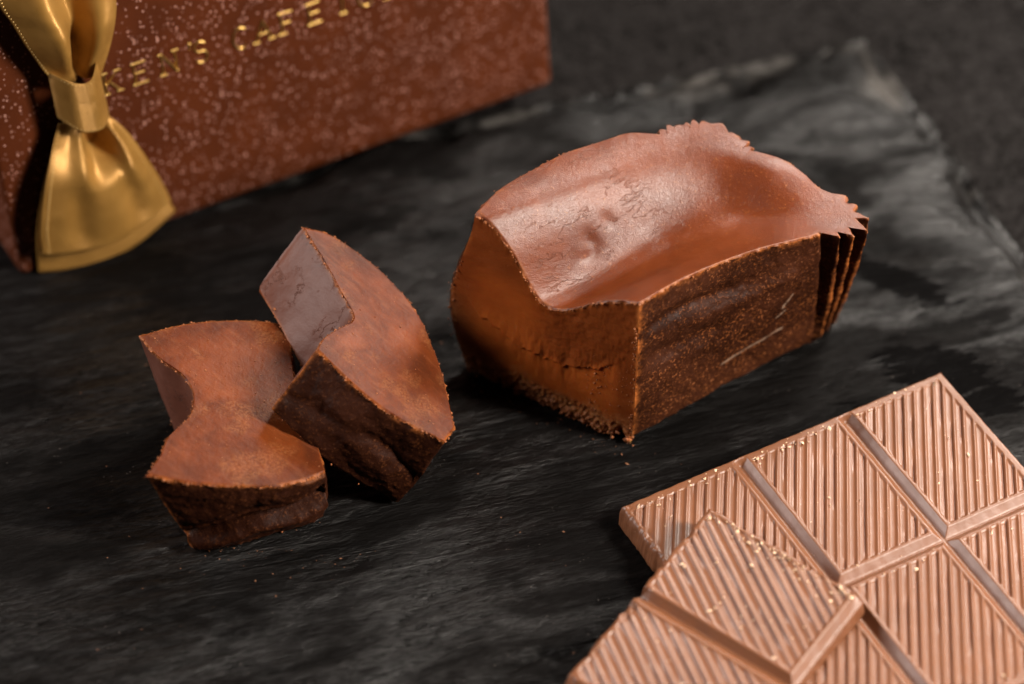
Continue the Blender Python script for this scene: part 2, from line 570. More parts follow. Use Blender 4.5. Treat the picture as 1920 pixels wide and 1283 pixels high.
def solid(top, bot, centre, nr, nk, topz, side, plane=None):
    """top, bot: (N,3) closed rings counter-clockwise. Returns grids: rings of the top (nr,N,3), rows of the side (nk,N,3)."""
    N = len(top)
    c = np.asarray(centre, float)
    r = np.linspace(0, 1, nr) ** 0.8
    kern = np.hanning(37)
    kern /= kern.sum()
    pad = np.vstack([top[-18:], top, top[:18]])
    soft = np.stack([np.convolve(pad[:, q], kern, 'valid') for q in range(3)], -1)
    bl = sstep(0.84, 1.0, r)[:, None, None]
    T = c[None, None] + r[:, None, None] * (soft[None] * (1 - bl) + top[None] * bl - c[None, None])
    T, jit = topz(T, r)
    k = np.linspace(0, 1, nk) ** 1.0
    rim = T[-1]
    W = rim[None] * (1 - k)[:, None, None] + bot[None] * k[:, None, None]
    W = side(W, k)
    W += jit[None] * np.exp(-k / 0.02)[:, None, None]
    T[-1] += jit
    W[0] = T[-1]
    return T, W, r, k


def sub_side(W, i0, i1):
    N = W.shape[1]
    idx = np.arange(i0, i1 + 1) % N
    return W[:, idx], idx


OCT = [(0, 2, 4), (2, 1, 4), (1, 3, 4), (3, 0, 4), (2, 0, 5), (1, 2, 5), (3, 1, 5), (0, 3, 5)]


def rim_crumbs(root, origin, spots, seed):
    """loose grains sticking to the broken edges of a cake; far too many to count, one mesh"""
    r = random.Random(seed)
    V, F = [], []
    for p, s_ in spots:
        o0 = len(V)
        R = Matrix.Rotation(r.uniform(0, 6.28), 3, Vector((r.uniform(-1, 1), r.uniform(-1, 1), r.uniform(-1, 1) + 0.01)).normalized())
        a = [s_ * r.uniform(0.6, 1.3) for _ in range(3)]
        for q in ((1, 0, 0), (-1, 0, 0), (0, 1, 0), (0, -1, 0), (0, 0, 1), (0, 0, -1)):
            v = R @ Vector([c * d * r.uniform(0.7, 1.3) for c, d in zip(q, a)])
            V.append(np.asarray(p) + np.array(v))
        F += [tuple(o0 + i for i in f) for f in OCT]
    o = obj('edge_crumbs', V, F, M['crumbcake'], root, origin)
    o['kind'] = 'stuff'


def spots_on(path, count, spread, size, r, keep=None):
    path = np.asarray(path)
    out = []
    while len(out) < count:
        i = r.randrange(len(path))
        p = path[i] + np.array([r.gauss(0, spread) for _ in range(3)])
        if keep is not None and not keep(path[i], i):
            if r.random() < 0.9:
                continue
        p[2] = max(p[2], 0.012)
        out.append((p, abs(r.gauss(0, size)) + size * 0.4))
    return out


# ---- large uncut end of the cake
def build_block():
    # pleats of the paper at the two far corners, tip / valley / tip ...
    right = catmull([(2.10, -2.42, 2.08, -2.43), (3.02, -1.63, 2.98, -1.78), (3.96, -1.08, 3.85, -1.12), (5.22, -0.52, 5.30, -0.14)], 170)
    pl = [(5.22, -0.52, 5.30, -0.14), (5.30, -0.36, 5.34, -0.04), (5.60, -0.60, 5.54, -0.02), (5.50, -0.20, 5.44, 0.12), (5.84, -0.56, 5.66, 0.14),
          (5.70, -0.05, 5.52, 0.28), (6.12, -0.40, 5.80, 0.32), (5.88, -0.02, 5.56, 0.46), (6.16, -0.06, 5.82, 0.52), (5.86, 0.13, 5.56, 0.58),
          (5.97, 0.29, 5.66, 0.70), (5.76, 0.30, 5.48, 0.68), (5.80, 0.50, 5.50, 0.84), (5.54, 0.52, 5.32, 0.84)]
    pleat = []
    for a, b in zip(pl[:-1], pl[1:]):
        a, b = np.array(a), np.array(b)
        for t in np.linspace(0, 1, 12, endpoint=False):
            s = 0.5 - 0.5 * math.cos(math.pi * t)
            pleat.append(a + (b - a) * (0.55 * s + 0.45 * t))
    pleat = np.array(pleat)
    pz = np.vstack([np.repeat(pleat[:1], 5, 0), pleat, np.repeat(np.array([pl[-1]]), 5, 0)])
    pleat = np.stack([np.convolve(pz[:, c_], np.array([1, 2, 3, 4, 5, 6, 5, 4, 3, 2, 1]) / 36.0, 'valid') for c_ in range(4)], -1)
    pleat[0] = pl[0]
    back = catmull([(5.54, 0.52, 5.32, 0.84), (5.30, 0.62, 5.16, 0.90), (5.05, 0.86, 4.92, 1.05), (4.72, 1.10, 4.60, 1.2), (4.34, 1.24, 4.25, 1.35), (4.17, 1.28, 4.1, 1.45)], 90)
    rb = catmull([(4.17, 1.28, 4.1, 1.45), (3.95, 1.58, 3.85, 1.60), (3.48, 1.80, 3.4, 1.75), (3.0, 1.73, 3.0, 1.62), (2.66, 1.60, 2.75, 1.45), (2.55, 1.46, 2.6, 1.33)], 150)
    nn_ = ring_normals(rb[:, :2])
    q = np.arange(150) / 150.0
    amp = 0.055 * (0.65 + 0.5 * np.sin(q * 23)) * (2.2 * np.abs(np.sin(q * math.pi * 9.5 + 1.6 * np.sin(q * 9))) - 0.9) * sstep(0, .06, q) * sstep(1, .94, q)
    rb[:, :2] += nn_ * amp[:, None]
    rb[:, 2:] += nn_ * amp[:, None] * 0.7
    left = catmull([(2.55, 1.46, 2.6, 1.33), (2.03, 1.47, 2.05, 1.33), (1.66, 1.30, 1.62, 1.12), (0.92, 0.90, 0.86, 0.68), (0.36, 0.42, 0.26, 0.20), (-0.18, -0.10, -0.28, -0.26), (-0.63, -0.73, -0.80, -0.62)], 190)
    cut = catmull([(-0.63, -0.73, -0.80, -0.62), (0.72, -1.575, 0.64, -1.53), (2.10, -2.42, 2.08, -2.43)], 210)
    ring = np.vstack([right, pleat, back, rb, left, cut])
    N = len(ring)
    ncut0 = N - 210
    top = np.column_stack([ring[:, :2], np.zeros(N)])
    bot = np.column_stack([ring[:, 2:], np.zeros(N)])
    nrm = ring_normals(ring[:, :2] * 0.5 + ring[:, 2:] * 0.5)
    incut = np.zeros(N)
    incut[ncut0:] = 1
    s_cut = np.zeros(N)
    s_cut[ncut0:] = np.linspace(0, 1, 210)            # 0 at the tall left lip, 1 at the right corner
    s_right = np.full(N, -1.0)
    s_right[:170] = np.linspace(0, 1, 170)
    A, B, C, D = [np.array(p) for p in ((2.10, -2.42), (6.0, -0.02), (3.2, 1.80), (-0.63, -0.73))]

    def ab(X):
        a = np.full(X.shape[:-1], 0.5)
        b = np.full(X.shape[:-1], 0.5)
        for _ in range(12):
            p = (A * ((1 - a) * (1 - b))[..., None] + B * (a * (1 - b))[..., None] + C * (a * b)[..., None] + D * ((1 - a) * b)[..., None])
            da = (B - A) * (1 - b)[..., None] + (C - D) * b[..., None]
            db = (D - A) * (1 - a)[..., None] + (C - B) * a[..., None]
            e = X - p
            det = da[..., 0] * db[..., 1] - da[..., 1] * db[..., 0]
            a = a + (e[..., 0] * db[..., 1] - e[..., 1] * db[..., 0]) / det
            b = b + (da[..., 0] * e[..., 1] - da[..., 1] * e[..., 0]) / det
        return a, b

    bb = np.linspace(-0.2, 1.2, 281)
    pf = np.interp(bb, [0, .117, .244, .387, .5, .6, .685, .77, .9, 1.0], [3.49, 3.34, 3.11, 2.69, 2.46, 2.50, 2.90, 3.40, 3.86, 3.93])
    pf = np.convolve(np.pad(pf, 8, 'edge'), np.ones(17) / 17, 'valid')
    pb = np.interp(bb, [0, .25, .5, .75, 1.0], [3.15, 3.16, 3.24, 3.48, 3.72])
    pb = np.convolve(np.pad(pb, 20, 'edge'), np.ones(41) / 41, 'valid')
    pm = np.interp(bb, [0, .2, .42, .58, .72, .86, 1.0], [3.38, 3.14, 2.82, 2.78, 3.20, 3.62, 3.76])
    pm = np.convolve(np.pad(pm, 20, 'edge'), np.ones(41) / 41, 'valid')

    def H(X):
        a, b = ab(X)
        f, m_, k = np.interp(b, bb, pf), np.interp(b, bb, pm), np.interp(b, bb, pb)
        w1 = sstep(0.05, 0.70, a)
        w2 = sstep(0.50, 0.97, a)
        z = (f * (1 - w1) + m_ * w1) * (1 - w2) + k * w2
        z = z + 0.20 * np.exp(-((a - 0.99) / 0.14) ** 2 - ((b - 0.50) / 0.20) ** 2)     # raised lip at the back
        z = z - 0.10 * np.exp(-((a - 0.80) / 0.10) ** 2 - ((b - 0.42) / 0.22) ** 2)
        z = z - 0.06 * np.exp(-((a - 0.30) / 0.03) ** 2 - ((b - 0.70) / 0.035) ** 2) - 0.05 * np.exp(-((a - 0.40) / 0.025) ** 2 - ((b - 0.74) / 0.03) ** 2)
        z = z - 0.05 * np.exp(-((a - 0.27) / 0.05) ** 2 - ((b - 0.66) / 0.02) ** 2)
        return z, a, b

    def topz(T, r):
        z, a, b = H(T[..., :2])
        P3 = np.concatenate([T[..., :2], z[..., None]], -1)
        z = z + 0.014 * fbm(P3 * 0.9, 2) + 0.002 * fbm(P3 * 5, 2)
        rr = r[:, None]
        z = z - 0.05 * np.clip((rr - 0.985) / 0.015, 0, 1) ** 2
        T[..., 2] = z
        # nibbled rim
        j = 0.036 * fbm(np.column_stack([ring[:, 0] * 9, ring[:, 1] * 7, np.zeros(N)]), 3)
        return T, np.column_stack([nrm * j[:, None], 0.5 * j])

    def side(W, k):
        kk = k[:, None]
        z = W[..., 2]
        P3 = W.copy()
        off = 0.05 * np.sin(math.pi * kk) + 0.025 * fbm(P3 * 2.2, 3) + 0.010 * fbm(P3 * 9, 2)
        off = off - 0.22 * (np.clip(kk - 0.93, 0, 1) / 0.07) ** 2 * (1 - incut)            # rounded lower edge
        # long dents in the right side
        sr = s_right[None]
        on = sstep(0.02, 0.10, sr) * sstep(0.95, 0.8, sr)
        zz = z - 0.25 * np.sin(sr * 7 + 0.6) * 0.35
        off = off + on * (0.065 * np.exp(-((zz - 2.25 - 0.15 * sr) / 0.16) ** 2) * sstep(0.05, .35, sr) - 0.09 * np.exp(-((zz - 2.62 - 0.1 * sr) / 0.13) ** 2) * sstep(0.9, .4, sr)
                          - 0.10 * np.exp(-((zz - 1.85 + 0.1 * sr) / 0.20) ** 2) * sstep(0.7, .2, sr))
        # cut face: bulging left foot, torn band, crumbly foot
        sc_ = s_cut[None]
        u = 1 - sc_
        wl = sstep(0.75, 1.0, u)
        tear = np.interp(sc_, [0, .05, .15, .28, .4, .5, .6, .7, .8, .89, 1], [1.95, 1.87, 1.48, 1.24, 1.17, 1.23, 1.2, 1.38, 1.6, 1.72, 2.4])
        tear = tear + 0.13 * fbm(np.stack([sc_ * 11 + z * 0, z * 0.6, z * 0], -1), 5) + 0.05 * fbm(np.stack([sc_ * 40 + z * 0, z * 2, z * 0], -1), 2)
        d = z - tear
        lip = 0.05 * np.exp(-np.clip(d, 0, 9) / 0.16) * sstep(-0.015, 0.03, d) * sstep(0.05, 0.2, sc_) * sstep(0.93, 0.75, sc_)
        foot = sstep(0.55, 0.05, z + 0.12 * fbm(P3 * 3, 3))
        rag = 0.07 * fbm(P3 * 4.5, 4) + 0.06 * fbm(P3 * 13, 2)
        bite = -0.35 * np.exp(-((sc_ - 0.93) / 0.025) ** 2 - (z / 0.16) ** 2)
        smear = fbm(P3 * np.array([3.5, 3.5, 1.1]) + 3.0, 4)
        oc = 0.010 * fbm(P3 * 2.0, 3) + 0.030 * smear * np.exp(-((d - 0.05) / 0.45) ** 2) * sstep(0.1, 0.3, sc_) * sstep(1.0, 0.9, sc_) + lip + foot * rag + bite + 0.014 * fbm(P3 * 5, 3) * sstep(0.0, 0.15, d) * sstep(0.25, 0.6, sc_)
        off = off * (1 - incut) + oc * incut
        fade = np.clip(kk / 0.02, 0, 1)
        W[..., :2] += nrm[None] * (off * fade)[..., None]
        # left foot of the cut swells outwards along the cut
        swell = 0.40 * np.sin(math.pi * np.clip(kk, 0, 1) ** 1.35) ** 1.2
        lw = incut * sstep(0.70, 1.0, 1 - s_cut) + (1 - incut) * sstep(190, 0, (ncut0 - np.arange(N))) * (np.arange(N) > 400)
        W[..., 0] += -0.85 * swell * lw[None]
        W[..., 1] += 0.53 * swell * lw[None]
        W[..., 2] += incut[None] * (kk > 0.97) * 0.03 * np.abs(fbm(P3 * 6, 3))
        W[..., 2] = np.maximum(W[..., 2], 0.004)
        return W

    T, W, r, k = solid(top, bot, (2.7, -0.35, 0), 110, 130, topz, side)
    root = thing('chocolate_cake', (2.5, -0.6, 0), 'large grooved chocolate cake block with fluted far corners and one cut face', 'cake')
    og = (2.5, -0.6, 0)
    # top
    a, b = H(T[..., :2])[1:]
    edge = np.clip((r[:, None] - 0.955) / 0.045, 0, 1) ** 2 * np.ones((1, N)) * (1 - 0.3 * incut)
    crack = sstep(0.52, 0.62, b) * sstep(0.02, 0.1, a) * sstep(0.75, 0.45, a)
    obj('top_skin', T.reshape(-1, 3), gridfaces(len(r), N, True), M['top'], root, og, attrs=dict(edge=edge.ravel(), crack=crack.ravel()))
    # cut face
    G, idx = sub_side(W, ncut0, N)
    sq = np.concatenate([s_cut[ncut0:], [1.0]])[None]
    z = G[..., 2]
    ed = np.exp(-np.minimum(sq, 1 - sq) / 0.012) + np.exp(-k[:, None] / 0.012)
    tl = np.interp(sq, [0, .05, .15, .28, .4, .5, .6, .7, .8, .89, 1], [1.95, 1.87, 1.48, 1.24, 1.17, 1.23, 1.2, 1.38, 1.6, 1.72, 2.4])
    moist = sstep(0.30, 0.55, z) * sstep(0.12, -0.05, z - tl) * sstep(0.16, 0.3, sq) * sstep(0.95, 0.85, sq)
    moist = np.maximum(moist, 0.9 * sstep(0.6, 1.2, z) * sstep(3.0, 2.2, z) * sstep(0.04, 0.14, sq) * sstep(0.55, 0.35, sq))
    moist = 0.40 + 0.60 * moist
    crumb = sstep(0.65, 0.15, z + 0.15 * fbm(G * 2.5, 3)) + np.exp(-sq / 0.05) * sstep(2.2, 1.0, z)
    obj('cut_face', G.reshape(-1, 3), gridfaces(len(k), G.shape[1])[:, ::-1], M['cut'], root, og,
        attrs=dict(edge=np.clip(ed, 0, 1).ravel(), moist=np.clip(moist, 0, 1).ravel(), crumb=np.clip(crumb, 0, 1).ravel()))
    # crust
    G, idx = sub_side(W, 0, ncut0)
    e = np.exp(-k / 0.012)[:, None] * np.ones((1, G.shape[1]))
    e[:, :] += np.exp(-np.arange(G.shape[1]) / 1.6)[None]
    # pleat tips: wear and caught light painted as lighter orange
    pt = np.zeros(G.shape[1])
    for q in range(len(pl)):
        if q % 2 == 0 and q > 0:
            c = 170 + 12 * q
            pt += 0.7 * np.exp(-((np.arange(G.shape[1]) - c) / 1.3) ** 2)
    e = np.clip(e + pt[None], 0, 1)
    # pale scratches on the right side
    sx = np.where(np.arange(G.shape[1]) < 170, np.arange(G.shape[1]) / 170.0 * 4.1, 99)[None]
    scr = np.zeros(G.shape[:2])
    for x0, z0, x1, z1, wd in ((2.15, 0.80, 3.42, 1.06, 0.022), (3.40, 1.60, 3.58, 1.86, 0.02), (3.28, 1.40, 3.44, 1.52, 0.016)):
        dx, dz = x1 - x0, z1 - z0
        tt = np.clip(((sx - x0) * dx + (G[..., 2] - z0) * dz) / (dx * dx + dz * dz), 0, 1)
        dd = np.hypot(sx - x0 - tt * dx, G[..., 2] - z0 - tt * dz)
        scr = np.maximum(scr, np.exp(-(dd / wd) ** 2) * (0.35 + 0.65 * np.abs(np.sin(tt * 7 + 0.6))))
    obj('crust', G.reshape(-1, 3), gridfaces(len(k), G.shape[1])[:, ::-1], M['crust'], root, og, attrs=dict(edge=e.ravel(), scratch=scr.ravel()))
    r_ = random.Random(4)
    sp = spots_on(T[-1][:ncut0], 260, 0.012, 0.010, r_) + spots_on(T[-1][ncut0:], 200, 0.012, 0.011, r_)
    sp += spots_on(W[-6:, ncut0:].reshape(-1, 3), 620, 0.035, 0.020, r_) + spots_on(W[40:, ncut0:ncut0 + 3].reshape(-1, 3), 160, 0.03, 0.014, r_)
    sp += spots_on(W[20:, -3:].reshape(-1, 3), 140, 0.02, 0.012, r_) + spots_on(W[60:, ncut0 + 150:].reshape(-1, 3), 160, 0.015, 0.010, r_)
    rim_crumbs(root, og, sp, 8)
    bv = np.vstack([W[-1], [[2.7, -0.3, 0.004]]])
    obj('underside', bv, [(i, N, (i + 1) % N) for i in range(N)], M['crust'], root, og)


build_block()


# ---- the two cut slices
def build_slice(name, label, segs, centre, base, kinds, crease, seed):
    """segs: list of (control points (tx,ty,tz,bx,by,bz), samples); kinds: 'g' groove wall, 'c' crust for each segment"""
    ring = np.vstack([catmull(p, n) for p, n in segs])
    N = len(ring)
    top, bot = ring[:, :3].copy(), ring[:, 3:].copy()
    bounds = np.concatenate([[0], np.cumsum([n for _, n in segs])])
    nrm = ring_normals(ring[:, :2])
    c = np.array(centre, float)
    # slice plane normal from the ring
    d = top - top.mean(0)
    pn = np.linalg.svd(d, full_matrices=False)[2][2]
    pn = pn * np.sign(pn[2])
    g = np.zeros(N)
    for kd, i0, i1 in zip(kinds, bounds[:-1], bounds[1:]):
        if kd == 'g':
            g[i0:i1] = 1
    gs = np.convolve(np.concatenate([g[-4:], g, g[:4]]), np.ones(9) / 9, 'valid')

    def topz(T, r):
        rel = 0.004 * fbm(T * 0.7 + seed, 2) + 0.002 * fbm(T * 7 + seed, 3)
        rr = r[:, None]
        rel = rel - 0.035 * np.clip((rr - 0.98) / 0.02, 0, 1) ** 2
        T = T + pn * rel[..., None]
        j = 0.034 * fbm(top * 9 + seed, 3)
        return T, np.column_stack([nrm * j[:, None], np.zeros(N)])

    def side(W, k):
        kk = k[:, None]
        off = (0.045 * np.sin(math.pi * kk) + 0.035 * fbm(W * 1.8 + seed, 3) + 0.012 * fbm(W * 7 + seed, 3)) * (1 - gs) + gs * 0.006 * fbm(W * 3, 2)
        off = off + crease(W, kk, np.arange(N)[None] / N) * (1 - gs)
        off = off - 0.10 * (np.clip(kk - 0.94, 0, 1) / 0.06) ** 2 * (1 - gs)
        fade = np.clip(kk / 0.03, 0, 1)
        W[..., :2] += nrm[None] * (off * fade)[..., None]
        W[..., 2] = np.maximum(W[..., 2], 0.004)
        return W

    T, W, r, k = solid(top, bot, centre, 90, 90, topz, side)
    root = thing(name, base, label, 'cake slice', 'cut slices of the chocolate cake')
    edge = np.clip((r[:, None] - 0.965) / 0.035, 0, 1) ** 2 * np.ones((1, N))
    mo = sstep(0.05, 0.35, fbm(T * 0.55 + seed + 3, 2)) * sstep(0.9, 0.6, r)[:, None] * 0.2
    cr = 0.2 * sstep(0.1, 0.5, fbm(T * 1.2 + seed + 9, 3))
    obj('cut_face', T.reshape(-1, 3), gridfaces(len(r), N, True), M['cut'], root, base,
        attrs=dict(edge=edge.ravel(), moist=mo.ravel(), crumb=cr.ravel()))
    done = []
    i = 0
    while i < len(kinds):
        j = i
        while j + 1 < len(kinds) and kinds[j + 1] == kinds[i]:
            j += 1
        G, idx = sub_side(W, bounds[i], bounds[j + 1])
        e = np.exp(-k / 0.014)[:, None] + 0.8 * np.exp(-(1 - k) / 0.012)[:, None] + np.zeros((1, G.shape[1]))
        q = np.arange(G.shape[1])
        if kinds[i] == 'c':
            e = e + 0.8 * np.exp(-np.minimum(q, G.shape[1] - 1 - q) / 1.2)[None]
        obj('groove_wall' if kinds[i] == 'g' else 'crust', G.reshape(-1, 3), gridfaces(len(k), G.shape[1])[:, ::-1],
            M['groove' if kinds[i] == 'g' else 'crustshaded'], root, base, attrs=dict(edge=np.clip(e, 0, 1).ravel()))
        i = j + 1
    r_ = random.Random(int(seed * 10))
    sp = spots_on(T[-1], 420, 0.012, 0.010, r_) + spots_on(W[-2], 160, 0.02, 0.011, r_) + spots_on(T[30:].reshape(-1, 3), 110, 0.004, 0.007, r_)
    rim_crumbs(root, base, sp, int(seed * 10))
    bv = np.vstack([W[-1], [W[-1].mean(0)]])
    obj('underside', bv, [(i, N, (i + 1) % N) for i in range(N)], M['cut'], root, base,
        attrs=dict(edge=np.zeros(N + 1), moist=np.zeros(N + 1), crumb=np.zeros(N + 1)))
    return root


# the flat slice is a wedge: its cut side slopes down to the right
def t1(x, y, bx, by):
    return (x, y, 1.30 - 0.25 * (x + 3.05), bx, by, 0.0)


s1 = [
    # front side, left to right
    ([t1(-5.92, -4.88, -5.30, -4.80), t1(-5.38, -4.91, -4.9, -4.78), t1(-4.87, -4.87, -4.5, -4.68), t1(-4.02, -4.72, -3.8, -4.42), t1(-3.52, -4.51, -3.45, -4.28), t1(-3.09, -4.21, -3.2, -4.12)], 170),
    # right side, under the leaning slice
    ([t1(-3.09, -4.21, -3.2, -4.12), t1(-3.26, -3.55, -3.18, -3.5), t1(-3.52, -2.9, -3.3, -2.9), t1(-3.72, -2.1, -3.5, -2.1), t1(-3.86, -0.98, -3.65, -1.1)], 120),
    # back
    ([t1(-3.86, -0.98, -3.65, -1.1), t1(-4.55, -1.06, -4.2, -1.15), t1(-5.30, -1.27, -5.0, -1.35), t1(-5.82, -1.52, -5.5, -1.6), t1(-6.31, -1.84, -5.95, -1.9)], 120),
    # trough of the cake, now facing left
    ([t1(-6.31, -1.84, -5.95, -1.9), t1(-6.06, -2.16, -5.85, -2.2), t1(-5.89, -2.32, -5.72, -2.4), t1(-5.51, -2.6, -5.42, -2.75), t1(-5.33, -2.99, -5.25, -3.1), t1(-5.36, -3.47, -5.2, -3.5), t1(-5.66, -4.01, -5.3, -4.0), t1(-5.76, -4.44, -5.32, -4.4), t1(-5.92, -4.88, -5.30, -4.80)], 190),
]


def crease1(W, kk, q):
    # one deep horizontal wrinkle along the front
    x = W[..., 0]
    z = W[..., 2]
    zc = 0.62 + 0.16 * (x + 4.5) + 0.06 * np.sin(x * 4)
    on = (q < 170 / 600.0) * sstep(-5.6, -5.2, x)
    return on * (-0.22 * np.exp(-((z - zc) / 0.10) ** 2) + 0.12 * np.exp(-((z - zc + 0.28) / 0.16) ** 2) + 0.05 * np.exp(-((z - zc - 0.5) / 0.2) ** 2)
                 - 0.07 * np.exp(-((z - zc - 0.24) / 0.07) ** 2) * sstep(-3.6, -4.4, x))


build_slice('cake_slice', 'grooved cake slice lying flat, cut side up, under the other slice', s1, (-4.65, -3.0, 1.70), (-4.6, -3.2, 0), ['c', 'c', 'c', 'g'], crease1, 1.7)

# leaning slice: cut plane and wedge-shaped underside worked out point by point
o2 = {'a': (-1.11, -3.78, 1.58, -1.99, -3.79, 0.0), 'b': (-1.77, -3.64, 1.93, -2.62, -3.85, 0.60), 'c': (-2.29, -3.44, 2.21, -3.12, -3.81, 1.06),
      'd': (-2.74, -3.13, 2.44, -3.55, -3.62, 1.44), 'e': (-3.23, -2.72, 2.69, -4.01, -3.36, 1.87), 'f': (-3.12, -2.37, 2.62, -3.91, -2.96, 1.72),
      'g': (-2.87, -2.00, 2.47, -3.69, -2.49, 1.46), 'h': (-2.70, -1.79, 2.38, -3.54, -2.22, 1.29), 'i': (-2.69, -1.54, 2.36, -3.54, -1.95, 1.25),
      'j': (-2.91, -1.13, 2.46, -3.74, -1.60, 1.41), 'k': (-3.20, -0.56, 2.60, -4.02, -1.10, 1.62), 'l': (-3.59, 0.10, 2.79, -4.40, -0.55, 1.92),
      'm': (-3.14, 0.15, 2.55, -3.98, -0.34, 1.50), 'n': (-2.40, -0.18, 2.16, -3.29, -0.43, 0.86), 'o': (-1.84, -0.68, 1.88, -2.75, -0.76, 0.38),
      'p': (-1.56, -1.12, 1.74, -2.47, -1.13, 0.16), 'q': (-1.39, -1.56, 1.66, -2.30, -1.53, 0.04), 'r': (-1.18, -2.22, 1.57, -2.08, -2.16, 0.0),
      's': (-0.95, -3.40, 1.49, -1.90, -3.33, 0.0)}


def seq(s):
    return [o2[ch] for ch in s]


s2 = [(seq('edcba'), 150), (seq('as'), 16), (seq('srqpo'), 130), (seq('onml'), 110), (seq('lkjihgfe'), 190)]


def crease2(W, kk, q):
    on = (q < 150 / 596.0)
    return on * (0.05 * np.sin(W[..., 0] * 6 + W[..., 2] * 3) * np.sin(math.pi * kk) - 0.06 * np.exp(-((kk - 0.55 + 0.15 * np.sin(W[..., 0] * 2)) / 0.07) ** 2))


build_slice('cake_slice', 'tilted wedge of chocolate cake leaning on the flat slice', s2, (-2.20, -1.95, 2.13), (-2.4, -2.2, 0), ['c', 'c', 'c', 'c', 'g'], crease2, 5.3)


# ------------------------------------------------------------------ chocolate bars
RIB = np.array([-0.541, 0.841])
LAM = 0.168


def build_segment(root, og, O, u, v, n, U, V, sides, phase, h0, seed):
    """sides: dict of 'u0','u1','v0','v1' -> 'groove' | 'outer' | 'snap'. Local height field with ribs, laid on O + u*x + v*y + n*z"""
    st = 0.0125
    nx, ny = int(U / st) + 1, int(V / st) + 1
    x = np.linspace(0, U, nx)[None, :].repeat(ny, 0)
    y = np.linspace(0, V, ny)[:, None].repeat(nx, 1)
    ed = dict(u0=x, u1=U - x, v0=y, v1=V - y)
    z0 = np.zeros_like(x)
    h = np.full_like(x, h0)
    inner = np.full_like(x, 9.0)
    X, Y = x.copy(), y.copy()
    wob = np.stack([x + seed, y + seed * 1.7, z0], -1)
    keep = np.ones_like(x)                                       # grooves stop short of the moulded outer rim
    for k, d in ed.items():
        if sides[k] == 'outer':
            keep = keep * sstep(0.03, 0.13, d)
    for k, d in ed.items():
        kind = sides[k]
        w_ = 0.15 if kind in ('groove', 'gsnap') else (0.05 if kind == 'outer' else 0.06)
        dep = 0.135 if kind in ('groove', 'gsnap') else (0.05 if kind == 'outer' else 0.03)
        dn = d + (0.012 * fbm(wob * 5, 3) if kind not in ('groove', 'gsnap') else 0.006 * fbm(wob * 4, 2))
        t = np.clip((dn - 0.022) / (w_ - 0.022), 0, 1) if kind in ('groove', 'gsnap') else np.clip(dn / w_, 0, 1)
        prof = t if kind in ('groove', 'gsnap') else 1 - (1 - t) ** 2
        h = np.minimum(h, h0 - dep * (1 - prof) * (keep if kind == 'groove' else 1.0))
        inner = np.minimum(inner, d - w_ - (0.035 if kind in ('groove', 'gsnap') else 0.09 if kind == 'outer' else 0.0))
    h = np.where(h > h0 - 0.012, h0 - (h0 - h) * 0.8, h)
    q = (x * RIB[1] - y * RIB[0] + phase) / LAM + 0.02 * noise(wob * 1.5)
    f = q - np.floor(q)
    # asymmetric rib: narrow crest, sloping shoulder, small slot at its foot
    ridge = np.exp(-((f - 0.45) / 0.18) ** 2)
    slot = sstep(0.0, 0.09, f) * sstep(0.27, 0.18, f)
    act = sstep(0.0, 0.05, inner)
    deepn = sstep(0.0, 0.35, fbm(np.stack([np.floor(q) * 0.71 + seed, (x * RIB[0] + y * RIB[1]) * 0.55, z0], -1), 2) + 0.1)
    rel = -0.025 * (1 - ridge) - 0.022 * slot * deepn
    h = h + act * rel + 0.002 * fbm(wob * 3, 3)
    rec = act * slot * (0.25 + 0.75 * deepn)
    # flaky bite along the snapped rims
    for k, d in ed.items():
        if sides[k] == 'snap':
            bite = np.clip(fbm(np.stack([x * 2.2 + seed, y * 2.2, z0 + 5], -1), 4), 0, 1)
            h = h - 0.13 * bite * np.exp(-(d / 0.10) ** 2)
            sgn = {'u0': (-1, 0), 'u1': (1, 0), 'v0': (0, -1), 'v1': (0, 1)}[k]
            jit = 0.032 * fbm(np.stack([x * 3 + seed, y * 3, z0], -1), 4) * np.exp(-(d / 0.08) ** 2)
            X += sgn[0] * jit
            Y += sgn[1] * jit
    P = np.asarray(O)[None, None] + X[..., None] * u + Y[..., None] * v + h[..., None] * n
    Vt = P.reshape(-1, 3)
    F = orient(Vt, gridfaces(ny, nx), n)
    F = F.tolist()
    R = rec.ravel()
    # skirts down to the underside
    rows = dict(v0=np.arange(nx), v1=(ny - 1) * nx + np.arange(nx), u0=np.arange(ny) * nx, u1=np.arange(ny) * nx + nx - 1)
    out = dict(v0=-v, v1=v, u0=-u, u1=u)
    cen = np.asarray(O) + u * U / 2 + v * V / 2 + n * h0 / 2
    for k, ids in rows.items():
        if sides[k] == 'groove':
            continue
        base = Vt[ids]
        hh = (base - O) @ n
        lv = []
        for fr, push in ((0.75, 0.02), (0.5, 0.035), (0.25, 0.045), (0.06, 0.055), (0.0, 0.03)):
            jit = 0.010 * fbm(base * 4 + fr * 7 + seed, 3) + (0.02 * fbm(base * 9 + fr * 5, 2) if sides[k] == 'snap' else 0)
            lv.append(base - (hh * (1 - fr))[:, None] * n + out[k] * (push + jit)[:, None])
        m = len(ids)
        pr = ids
        for L in lv:
            o0 = len(Vt)
            Vt = np.vstack([Vt, L])
            R = np.concatenate([R, np.zeros(m)])
            cu = o0 + np.arange(m)
            q4 = np.stack([pr[:-1], pr[1:], cu[1:], cu[:-1]], -1)
            q4 = orient(Vt, q4, out[k])
            F += q4.tolist()
            pr = cu
    obj('segment', Vt, F, M['bar'], root, og, attrs=dict(recess=R))


